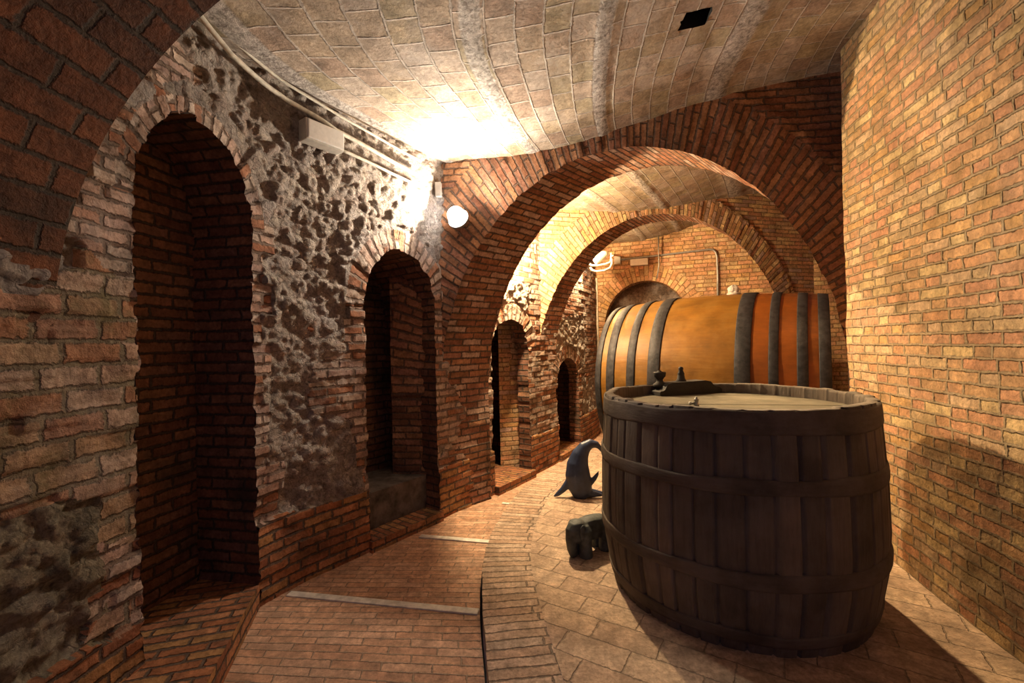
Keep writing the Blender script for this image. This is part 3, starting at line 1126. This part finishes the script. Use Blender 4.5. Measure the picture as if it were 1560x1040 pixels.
def build_vat():
    TH, RO, ZJ = stave_ring(46, 10, None, None, 11, groove=.020, top_jag=.010)
    zs = np.concatenate([np.linspace(0, V_H, 44)])
    n = len(TH)
    rows = []
    for z in zs:
        f = max(0, (z - 1.145) / .06)
        rows.append(np.stack([(vat_r(z) + RO) * np.cos(TH), (vat_r(z) + RO) * np.sin(TH), z + ZJ * min(f, 1)], -1))
    # rim and inner side down to the lid
    for (dr, z, jf) in ((-.006, V_H + .002, 1), (-.050, V_H + .002, 1), (-.056, V_H - .01, 1), (-.058, V_H - .06, .5), (-.060, V_H - .12, 0)):
        rows.append(np.stack([(vat_r(V_H) + dr + RO * .25) * np.cos(TH), (vat_r(V_H) + dr + RO * .25) * np.sin(TH), z + ZJ * jf], -1))
    V = np.array(rows).reshape(-1, 3)
    R = len(rows)
    idx = np.arange(R * n).reshape(R, n)
    nx = np.roll(idx, -1, 1)
    Fq = np.stack([idx[:-1], nx[:-1], nx[1:], idx[1:]], -1).reshape(-1, 4)
    o = np_mesh('staves', V, Fq, [M_VAT], np.zeros(len(Fq), int), None, True, vat)
    stave_tone(o, 46, 10, n, R - 1, 5)
    # hoops
    for k, (z0, z1, t) in enumerate(((1.085, 1.196, .010), (.795, .872, .011), (.345, .425, .011), (.05, .12, .009))):
        nn = 160
        rng = np.random.RandomState(40 + k)
        ph = rng.uniform(0, 6, 4)
        rows = []
        a = np.arange(nn) / nn * 2 * PI
        wob = .006 * np.sin(3 * a + ph[0]) + .004 * np.sin(7 * a + ph[1])
        wob2 = .006 * np.sin(2 * a + ph[2]) + .004 * np.sin(9 * a + ph[3])
        prof = [(z0, -.012), (z0 + .002, t * .8), (z0 + .012, t), ((z0 + z1) / 2, t * 1.05), (z1 - .012, t), (z1 - .002, t * .8), (z1, -.012)]
        for (z, dr) in prof:
            f = (z - z0) / (z1 - z0)
            zz = z + wob * (1 - f) + wob2 * f
            r = vat_r(zz) + dr + .003 * np.sin(5 * a + ph[1])
            rows.append(np.stack([r * np.cos(a), r * np.sin(a), zz], -1))
        V = np.array(rows).reshape(-1, 3)
        idx = np.arange(len(rows) * nn).reshape(len(rows), nn)
        nx = np.roll(idx, -1, 1)
        Fq = np.stack([idx[:-1], nx[:-1], nx[1:], idx[1:]], -1).reshape(-1, 4)
        np_mesh('hoop', V, Fq, [M_VATH], np.zeros(len(Fq), int), None, True, vat)
    # lid of boards
    bm = bmesh.new()
    R0 = vat_r(V_H) - .052
    nb = 8
    ang = math.radians(-12)
    rot = Matrix.Rotation(ang, 3, 'Z')
    for k in range(nb):
        x0, x1 = -R0 + 2 * R0 * k / nb, -R0 + 2 * R0 * (k + 1) / nb - .004
        top, bot = [], []
        pts = []
        for x in np.linspace(x0, x1, 7):
            y = math.sqrt(max(R0 * R0 - x * x, 0))
            pts.append((x, y))
        for x in np.linspace(x1, x0, 7):
            y = math.sqrt(max(R0 * R0 - x * x, 0))
            pts.append((x, -y - .0005))
        zt = 1.130 + random.uniform(-.002, .002)
        vt = [bm.verts.new(rot @ Vector((y, x, zt))) for x, y in pts]
        vb = [bm.verts.new(rot @ Vector((y, x, zt - .04))) for x, y in pts]
        bm.faces.new(vt)
        bm.faces.new(list(reversed(vb)))
        m = len(pts)
        for j in range(m):
            bm.faces.new((vt[j], vt[(j + 1) % m], vb[(j + 1) % m], vb[j]))
    bmesh.ops.remove_doubles(bm, verts=bm.verts, dist=1e-4)
    o = bm_obj('lid', bm, M_LID, vat)
    tag(o, 'pale dusty board lid')
    # bottom
    bm = bmesh.new()
    lathe(bm, [(0, .02), (.73, .02)], 48)
    bm_obj('bottom_board', bm, M_VAT, vat)
    # carved batten across the back of the lid
    _a, _b = on_z(999, 602, 1.13), on_z(1092, 597, 1.13)
    p0, p1 = Vector((_a[0] - VC[0], _a[1] - VC[1], 0)), Vector((_b[0] - VC[0], _b[1] - VC[1], 0))
    d = p1 - p0
    L = d.length
    rot = Matrix.Rotation(math.atan2(d.y, d.x), 3, 'Z')
    prof = [(0, 0), (0, .028), (.012, .034), (.03, .036), (.045, .045), (.06, .07), (.08, .088), (.11, .096), (L - .15, .104), (L - .10, .094), (L - .07, .062), (L - .045, .05), (L - .02, .046), (L, .03), (L, 0)]
    bm = bmesh.new()
    fv = [bm.verts.new(p0 + rot @ Vector((x, -.06, 1.131 + z))) for x, z in prof]
    bv = [bm.verts.new(p0 + rot @ Vector((x, .06, 1.131 + z))) for x, z in prof]
    bm.faces.new(fv)
    bm.faces.new(list(reversed(bv)))
    m = len(prof)
    for j in range(m):
        bm.faces.new((fv[j], bv[j], bv[(j + 1) % m], fv[(j + 1) % m]))
    o = bm_obj('batten', bm, M_BLK, vat)
    tag(o, 'black carved wooden batten')
    # cup-shaped stopper and turned finial standing on the batten
    bm = bmesh.new()
    pp = p0 + rot @ Vector((.07, .05, 0))
    lathe(bm, [(0, 0), (.052, 0), (.052, .02), (.030, .035), (.024, .055), (.034, .072), (.044, .082), (.048, .108), (.046, .116), (.016, .118), (.016, .126), (0, .127)], 20, (pp.x, pp.y, 1.19))
    bm_obj('stopper', bm, M_BLK, vat, True)
    bm = bmesh.new()
    pp = p0 + rot @ Vector((.235, .01, 0))
    lathe(bm, [(0, 0), (.040, 0), (.042, .012), (.030, .03), (.027, .055), (.024, .06), (.027, .068), (.020, .085), (.016, .10), (.020, .108), (.015, .122), (0, .128)], 18, (pp.x, pp.y, 1.22))
    bm_obj('finial', bm, M_BLK, vat, True)
    # small tap near the front of the lid
    q = on_z(1061, 618, 1.13)
    bm = bmesh.new()
    c = (q[0] - VC[0], q[1] - VC[1], 1.13)
    lathe(bm, [(0, 0), (.017, 0), (.017, .012), (.012, .016), (.013, .036), (.016, .040), (.012, .046), (.007, .050), (.008, .058), (0, .060)], 14, c)
    sweep(bm, [(c[0] - .045, c[1], c[2] + .016), (c[0] - .012, c[1], c[2] + .018)], [.009, .008], 10)
    sweep(bm, [(c[0] - .047, c[1], c[2] + .016), (c[0] - .036, c[1], c[2] + .016)], [.012, .012], 10)
    bm_obj('tap', bm, M_STEEL, vat, True)


build_vat()

# ---------------------------------------------- big cask lying across the far bay
CA, CB = Vector((1.528, 6.125, 1.045)), Vector((3.428, 4.827, 1.045))
cask = thing('wine_cask', 'huge amber oak cask with black iron hoops lying on its side behind the vat', 'cask', ((CA + CB) / 2 - Vector((0, 0, 1.045))), math.atan2((CB - CA).y, (CB - CA).x))
CL = (CB - CA).length


def cask_r(x):                                # x from -CL/2 to CL/2
    f = 2 * x / CL
    return .965 + .08 * (1 - np.abs(f) ** 2.2)


def build_cask():
    TH, RO, ZJ = stave_ring(40, 7, None, None, 21, groove=.0025)
    RO = RO * .35
    xs = np.linspace(-CL / 2, CL / 2, 60)
    n = len(TH)
    rows = [np.stack([np.full(n, x), (cask_r(x) + RO) * np.cos(TH), (cask_r(x) + RO) * np.sin(TH) + 1.045], -1) for x in xs]
    V = np.array(rows).reshape(-1, 3)
    idx = np.arange(len(xs) * n).reshape(len(xs), n)
    nx = np.roll(idx, -1, 1)
    Fq = np.stack([idx[:-1], nx[:-1], nx[1:], idx[1:]], -1).reshape(-1, 4)
    xm = V[Fq].mean(1)[:, 0]
    fm = (xm > .34 * CL - .0).astype(int) * 0 + ((xm > .19 * CL)).astype(int)
    o = np_mesh('staves', V, Fq, [M_CASK, M_CASKD], fm, None, True, cask)
    stave_tone(o, 40, 7, n, len(xs) - 1, 6)
    for s in (-1, 1):
        bm = bmesh.new()
        lathe(bm, [(0, s * (CL / 2 - .07)), (cask_r(CL / 2) - .002, s * (CL / 2 - .05))], 48, (0, 0, 1.045), Matrix.Rotation(PI / 2, 3, 'Y'))
        bm_obj('head', bm, M_CASK, cask)
    for (f0, f1) in ((-.50, -.468), (-.437, -.393), (-.327, -.286), (-.221, -.164), (.155, .217), (.283, .320), (.384, .423), (.459, .50)):
        x0, x1 = f0 * CL, f1 * CL
        nn = 128
        a = np.arange(nn) / nn * 2 * PI
        rows = []
        for (x, dr) in ((x0, -.008), (x0, .010), (x0 + .006, .014), ((x0 + x1) / 2, .015), (x1 - .006, .014), (x1, .010), (x1, -.008)):
            r = cask_r(x) + dr
            rows.append(np.stack([np.full(nn, x), r * np.cos(a), r * np.sin(a) + 1.045], -1))
        V = np.array(rows).reshape(-1, 3)
        idx = np.arange(len(rows) * nn).reshape(len(rows), nn)
        nx = np.roll(idx, -1, 1)
        Fq = np.stack([idx[:-1], nx[:-1], nx[1:], idx[1:]], -1).reshape(-1, 4)
        np_mesh('hoop', V, Fq, [M_HOOP], np.zeros(len(Fq), int), None, True, cask)


build_cask()

# clear stopper standing in the top of the cask
def stopper_on_cask():
    x = .10 * CL
    c = cask.matrix_basis @ Vector((x, .0, 1.045 + float(cask_r(x))))
    bm = bmesh.new()
    lathe(bm, [(0, 0), (.075, 0), (.078, .014), (.07, .020), (.055, .026), (.062, .05), (.060, .08), (.045, .10), (.02, .112), (0, .115)], 20, c)
    for v in bm.verts:
        z = v.co.z - c.z
        if z > .022:
            v.co.x += random.uniform(-.009, .009)
            v.co.y += random.uniform(-.009, .009)
            v.co.z += random.uniform(-.008, .008)
    o = bm_obj('bung', bm, M_GREY, None, False)
    tag(o, 'small pale bung standing on top of the big amber cask', 'bung')


stopper_on_cask()


# ---------------------------------------------- two stone sculptures on the platform
def remeshed(o, vox, smooth=6):
    m = o.modifiers.new('remesh', 'REMESH')
    m.mode = 'VOXEL'
    m.voxel_size = vox
    m.use_smooth_shade = True
    s = o.modifiers.new('smooth', 'SMOOTH')
    s.factor = .5
    s.iterations = smooth


def dolphin():
    d0 = 4.47
    base = on_z(885, 757, 0.0)
    def P(px, py, dd=0.0):
        p = on_d(px, py, base[1] + dd)
        return Vector((p[0] - base[0], p[1] - base[1], max(p[2], .006)))
    k = d0 / F_PX                             # metres per pixel there
    bm = bmesh.new()
    body = [(893, 757, 11), (888, 750, 16), (883, 738, 19), (880, 722, 19), (880, 706, 16.5), (884, 692, 13), (891, 681, 10), (900, 675.5, 7.5), (909, 677, 5.2), (914, 682, 3.4), (917.5, 689, 1.2)]
    pts = [P(x, y) for x, y, r in body]
    sweep(bm, pts, [(r * k, r * k * .8) for x, y, r in body], 20, up=(1, 0, 0))
    # tail fluke sweeping down to the left
    tl = [(872, 728, 8), (864, 738, 6), (857, 746, 4.6), (850, 752, 3.6), (844, 756, 1.5)]
    sweep(bm, [P(x, y) for x, y, r in tl], [(r * k, r * k * .9) for x, y, r in tl], 14, up=(1, 0, 0))
    # side fin with upturned tip
    fn = [(893, 738, 6), (900, 734, 5), (906, 728, 3.8), (910, 722, 2.6), (912, 717, .8)]
    sweep(bm, [P(x, y, -.03) for x, y, r in fn], [(r * k, r * k * .7) for x, y, r in fn], 12, up=(1, 0, 0))
    # flippers at the foot
    for dd, yo in ((-.03, 752), (.05, 749)):
        fl = [(894, yo - 1, 6), (903, yo, 5), (912, yo + 1, 3.5), (921, yo + 2, 1.3)]
        sweep(bm, [P(x, y, dd) for x, y, r in fl], [(r * k, r * k * .9) for x, y, r in fl], 12, up=(1, 0, 0))
    o = bm_obj('dolphin_sculpture', bm, M_BLUE, None, True)
    o.location = base
    remeshed(o, .007)
    tag(o, 'curved blue-black stone dolphin sculpture standing on the platform left of the vat', 'sculpture')


dolphin()


def elephant():
    base = on_z(880, 846, 0.0)
    t = thing('elephant_sculpture', 'small squat grey stone elephant figure on the tiles at the foot of the vat', 'sculpture', base, math.radians(34))
    bm = bmesh.new()
    # +x is towards the tail; head at -x
    def ell(c, r, n=2):
        res = bmesh.ops.create_icosphere(bm, subdivisions=3, radius=1.0)
        for v in res['verts']:
            q = Vector(v.co)
            m = max(abs(q.x), abs(q.y), abs(q.z))
            q = q.lerp(q / m, .38) if n else q
            v.co = Vector((c[0] + q.x * r[0], c[1] + q.y * r[1], c[2] + q.z * r[2]))
    ell((.135, 0, .175), (.165, .072, .085))
    ell((.00, 0, .180), (.058, .068, .085))
    for x in (.035, .235):
        for y in (-.05, .05):
            sweep(bm, [(x, y, .0), (x, y, .02), (x, y, .11), (x, y * 1.05, .19), (x, y * .9, .225)], [.050, .050, .045, .047, .026], 14, up=(1, 0, 0))
    for x in (.135,):
        for y in (-.055, .055):
            ell((x, y, .18), (.035, .02, .05), 0)
    # trunk down to the ground
    sweep(bm, [(-.02, 0, .22), (-.048, 0, .19), (-.058, 0, .13), (-.052, 0, .06), (-.035, 0, .012)], [.052, .050, .042, .036, .030], 14, up=(0, 1, 0))
    o = bm_obj('body', bm, M_ELE, t, True)
    remeshed(o, .006, 4)
    for y in (-1, 1):
        bm = bmesh.new()
        res = bmesh.ops.create_icosphere(bm, subdivisions=3, radius=1.0)
        for v in res['verts']:
            v.co = Vector((.0 + v.co.x * .032, y * .066 + v.co.y * .014, .185 + v.co.z * .058))
        bm_obj('ear', bm, M_ELE, t, True)
    bm = bmesh.new()
    sweep(bm, [(.292, 0, .215), (.305, 0, .17), (.302, 0, .12)], [.012, .010, .006], 10, up=(0, 1, 0))
    bm_obj('tail', bm, M_ELE, t, True)


elephant()

# ---------------------------------------------- electrical things
def tube_thing(name, pts, r, mat, label, cat, seg=10):
    bm = bmesh.new()
    sweep(bm, pts, r, seg)
    return tag(bm_obj(name, bm, mat, None, True), label, cat)


def wall_line(pix, off):
    ow = Curve2(LW.p[::20] + LW.nrm(LW.s[::20]) * off, 12)
    out = []
    for (x0, y0), (x1, y1) in zip(pix, pix[1:]):
        s0, s1, z0, z1 = ow.hit(x0), ow.hit(x1), ow.z_at(x0, y0), ow.z_at(x1, y1)
        for k in range(12):
            f = k / 12
            p = ow.at(np.array(s0 + (s1 - s0) * f))
            out.append((p[0], p[1], z0 + (z1 - z0) * f))
    p = ow.at(np.array(s1))
    out.append((p[0], p[1], z1))
    z = np.array([o[2] for o in out])
    z = np.convolve(np.pad(z, 6, mode='edge'), np.ones(13) / 13, 'valid')
    return [(o[0], o[1], zz) for o, zz in zip(out, z)]


S_BOX = LW.hit(487)
Z_BOX = LW.z_at(487, 215)
ln1 = wall_line([(300, 14), (330, 52), (360, 88), (433, 150), (467, 168), (516, 197), (646, 274)], .075)
tube_thing('conduit', ln1, .016, M_CREAM, 'thick pale conduit curving along the top of the left wall', 'conduit')
ln2 = wall_line([(318, 10), (340, 38), (369, 72), (444, 131), (531, 182), (646, 250)], .075)
tube_thing('conduit', ln2, .010, M_CREAM, 'thin pale conduit tucked under the vault, above the thicker one', 'conduit')
ln3 = wall_line([(521, 226), (646, 288)], .075)
tube_thing('conduit', ln3, .012, M_CREAM, 'short pale conduit from the white box to the bright lamp', 'conduit')

# white box on the wall
pB, nB, tB = LW.at(np.array(S_BOX)), LW.nrm(np.array(S_BOX)), LW.tan(np.array(S_BOX))
rotB = Matrix(((tB[0], nB[0], 0), (tB[1], nB[1], 0), (0, 0, 1)))
bx = thing('emergency_light', 'white rectangular box light high on the rough left wall under the conduit', 'light', (pB[0], pB[1], Z_BOX))
bm = bmesh.new()
add_box(bm, Vector((nB[0] * .075, nB[1] * .075, 0)), (.30, .10, .15), rotB, .008)
bm_obj('housing', bm, M_GREY, bx)
bm = bmesh.new()
add_box(bm, Vector((nB[0] * .132, nB[1] * .132, 0)), (.28, .018, .13), rotB, .006)
bm_obj('cover', bm, M_WHITE, bx)

# bright lamp on the pier
LAMP = Vector(on_d(697, 331, 4.17))
AIM = Vector((-.30, -.86, .36)).normalized()
lamp = thing('wall_lamp', 'round floodlight shining white beside the big arch at the end of the left wall', 'lamp', LAMP)
q = AIM.to_track_quat('Z', 'Y').to_matrix()
bm = bmesh.new()
lathe(bm, [(0, -.10), (.05, -.10), (.075, -.07), (.098, -.04), (.104, -.02), (.104, -.014), (.098, -.012), (.094, -.03), (0, -.05)], 32, (0, 0, 0), q)
bm_obj('housing', bm, M_STEEL, lamp, True)
bm = bmesh.new()
lathe(bm, [(0 if k in (0, 16) else .080 * math.sin(PI * k / 16), .035 + .080 * math.cos(PI * k / 16)) for k in range(17)], 32, (0, 0, 0), q)
gl = bm_obj('glass', bm, glow_mat('lamp_glow', (1, .97, .92), 30), lamp, True)
bm = bmesh.new()
sweep(bm, [-AIM * .09, -AIM * .14 + Vector((0, .02, .0)), Vector((-.01, .10, .0)), Vector((-.01, .14, 0))], .012, 10)
bm_obj('arm', bm, M_STEEL, lamp, True)


def light(name, kind, loc, energy, color, size=.05, aim=None, angle=PI, blend=.1):
    d = bpy.data.lights.new(name, kind)
    d.energy = energy
    d.color = color
    if kind == 'SPOT':
        d.spot_size = angle
        d.spot_blend = blend
        d.shadow_soft_size = size
    elif kind == 'AREA':
        d.shape = 'DISK'
        d.size = size
    else:
        d.shadow_soft_size = size
    o = bpy.data.objects.new(name, d)
    COL.objects.link(o)
    o.location = loc
    if aim is not None:
        o.rotation_euler = (-Vector(aim)).to_track_quat('Z', 'Y').to_euler()
    return o


light('main_lamp_light', 'SPOT', LAMP + AIM * .15, 85, (1, .86, .68), .03, AIM, PI, .10)
light('main_lamp_beam', 'AREA', LAMP + Vector((.5, -.6, .62)).normalized() * .15, 24, (1, .86, .66), .12, (.5, -.6, .62))

# junction box beside the lamp
jp = Vector(on_d(668, 289, 4.24))
jb = bmesh.new()
add_box(jb, jp, (.055, .05, .135), Matrix.Rotation(-.11, 3, 'Z'), .006)
tag(bm_obj('junction_box', jb, M_GREY), 'small upright grey junction box above the bright lamp on the left', 'box')

# small box on the inner arch pier
jp = Vector(on_d(811, 379, 5.78))
jb = bmesh.new()
add_box(jb, jp, (.075, .06, .14), Matrix.Rotation(.26, 3, 'Z'), .006)
tag(bm_obj('junction_box', jb, M_GREY), 'small grey junction box at the left foot of the inner arch curve', 'box')

# far floodlight with tubular bracket
FD = 7.15
fp = Vector(on_d(904, 396, FD))
fl = thing('floodlight', 'small floodlight on a bent tube bracket in the far left corner above the cask', 'lamp', fp)
def R(px, py, dd=0.0):
    return Vector(on_d(px, py, FD + dd)) - fp
bm = bmesh.new()
hd = (R(897, 398) - R(922, 386)).normalized()
qq = hd.to_track_quat('Z', 'Y').to_matrix()
lathe(bm, [(0, 0), (.035, 0), (.06, .05), (.085, .15), (.095, .24), (.09, .245), (.08, .22), (0, .215)], 24, R(926, 385), qq)
bm_obj('housing', bm, M_CREAM, fl, True)
bm = bmesh.new()
lathe(bm, [(0, .255), (.05, .252), (.075, .235), (.07, .225), (0, .222)], 20, R(926, 385), qq)
bm_obj('glass', bm, glow_mat('far_lamp_glow', (1, .93, .75), 25), fl, True)
bm = bmesh.new()
sweep(bm, [R(898, 402), R(902, 404), R(910, 404), R(922, 402), R(930, 399), R(931, 392), R(931, 385)], .016, 10)
sweep(bm, [R(899, 407), R(902, 411), R(908, 413), R(920, 412), R(929, 408), R(932, 402), R(932, 394)], .016, 10)
bm_obj('bracket', bm, M_CREAM, fl, True)
bm = bmesh.new()
bp, _ = on_back(934, 388)
sweep(bm, [R(932, 390), R(934, 389), Vector(bp) - fp], .014, 10)
bm_obj('arm', bm, M_CREAM, fl, True)
FA = (Vector(on_d(876, 470, 6.9)) - Vector(on_d(897, 397, FD))).normalized()
light('far_flood_light', 'SPOT', Vector(on_d(893, 400, FD - .02)), 90, (1, .82, .5), .03, FA, 1.5, .4)

# boxes and conduits on the back wall
def back_box(name, px, py, sx, sz, mat, label, cat, depth=.07):
    p, u = on_back(px, py)
    bm = bmesh.new()
    add_box(bm, Vector((p[0] + bn[0] * depth * .5, p[1] + bn[1] * depth * .5, p[2])), (sx, depth, sz), Matrix.Rotation(math.atan2(bd[1], bd[0]), 3, 'Z'), .006)
    return tag(bm_obj(name, bm, mat), label, cat)


back_box('junction_box', 941, 397, .11, .14, M_GREY, 'grey square junction box right of the far floodlight', 'box')
back_box('emergency_light', 974, 400, .30, .115, M_WHITE, 'pale oblong box light on the far wall over the blocked arch', 'light', .09)


def back_tube(pxs, r, label, off=.04):
    pts = []
    for x, y in pxs:
        p, _ = on_back(x, y)
        pts.append((p[0] + bn[0] * off, p[1] + bn[1] * off, p[2]))
    return tube_thing('conduit', pts, r, M_STEEL, label, 'conduit')


back_tube([(946, 396), (1000, 390), (1050, 384), (1080, 380.5), (1086, 381), (1090, 385), (1092, 392), (1093, 420), (1093, 500)], .017, 'dark conduit bending down the far wall behind the cask')
pv, _ = on_back(909, 430)
tube_thing('conduit', [(pv[0] + bn[0] * .03, pv[1] + bn[1] * .03, z) for z in np.linspace(0, 2.72, 10)], .022, M_CREAM, 'upright pale conduit below the far floodlight in the corner', 'conduit')
back_tube([(1003, 360), (1003.5, 385), (1004, 405), (1001, 425)], .010, 'thin dark cable hanging over the crown of the blocked far arch', .085)

# ---------------------------------------------- hidden lamps of the farther bays, and two added fill lights
WARM = (1, .70, .36)
light('second_bay_light', 'POINT', (.10, 5.03, 2.76), 360, (1, .74, .42), .05)
light('right_wall_fill_light', 'SPOT', (2.50, 5.24, 3.59), 620, WARM, .05, (-.02, -2.8, -2.35), .95, .6)  # unseen spot added to brighten the lower right wall
light('third_bay_light', 'POINT', (1.05, 6.75, 2.95), 110, WARM, .05)
light('rear_fill_light', 'POINT', (.6, -1.2, 3.0), 3.5, (1, .86, .72), .12)  # unseen fill added behind the viewer, no known lamp there

# ---------------------------------------------- world and colour
w = bpy.data.worlds.new('world')
SC.world = w
w.use_nodes = True
bg = w.node_tree.nodes['Background']
bg.inputs[0].default_value = (.46, .42, .80, 1)
bg.inputs[1].default_value = .17
SC.view_settings.view_transform = 'Standard'
SC.view_settings.look = 'None'
SC.view_settings.gamma = 1
SC.view_settings.exposure = 0.6
SC.view_settings.use_curve_mapping = False
SC.cycles.use_denoising = True
SC.cycles.max_bounces = 8
SC.cycles.diffuse_bounces = 5
SC.cycles.sample_clamp_indirect = 6
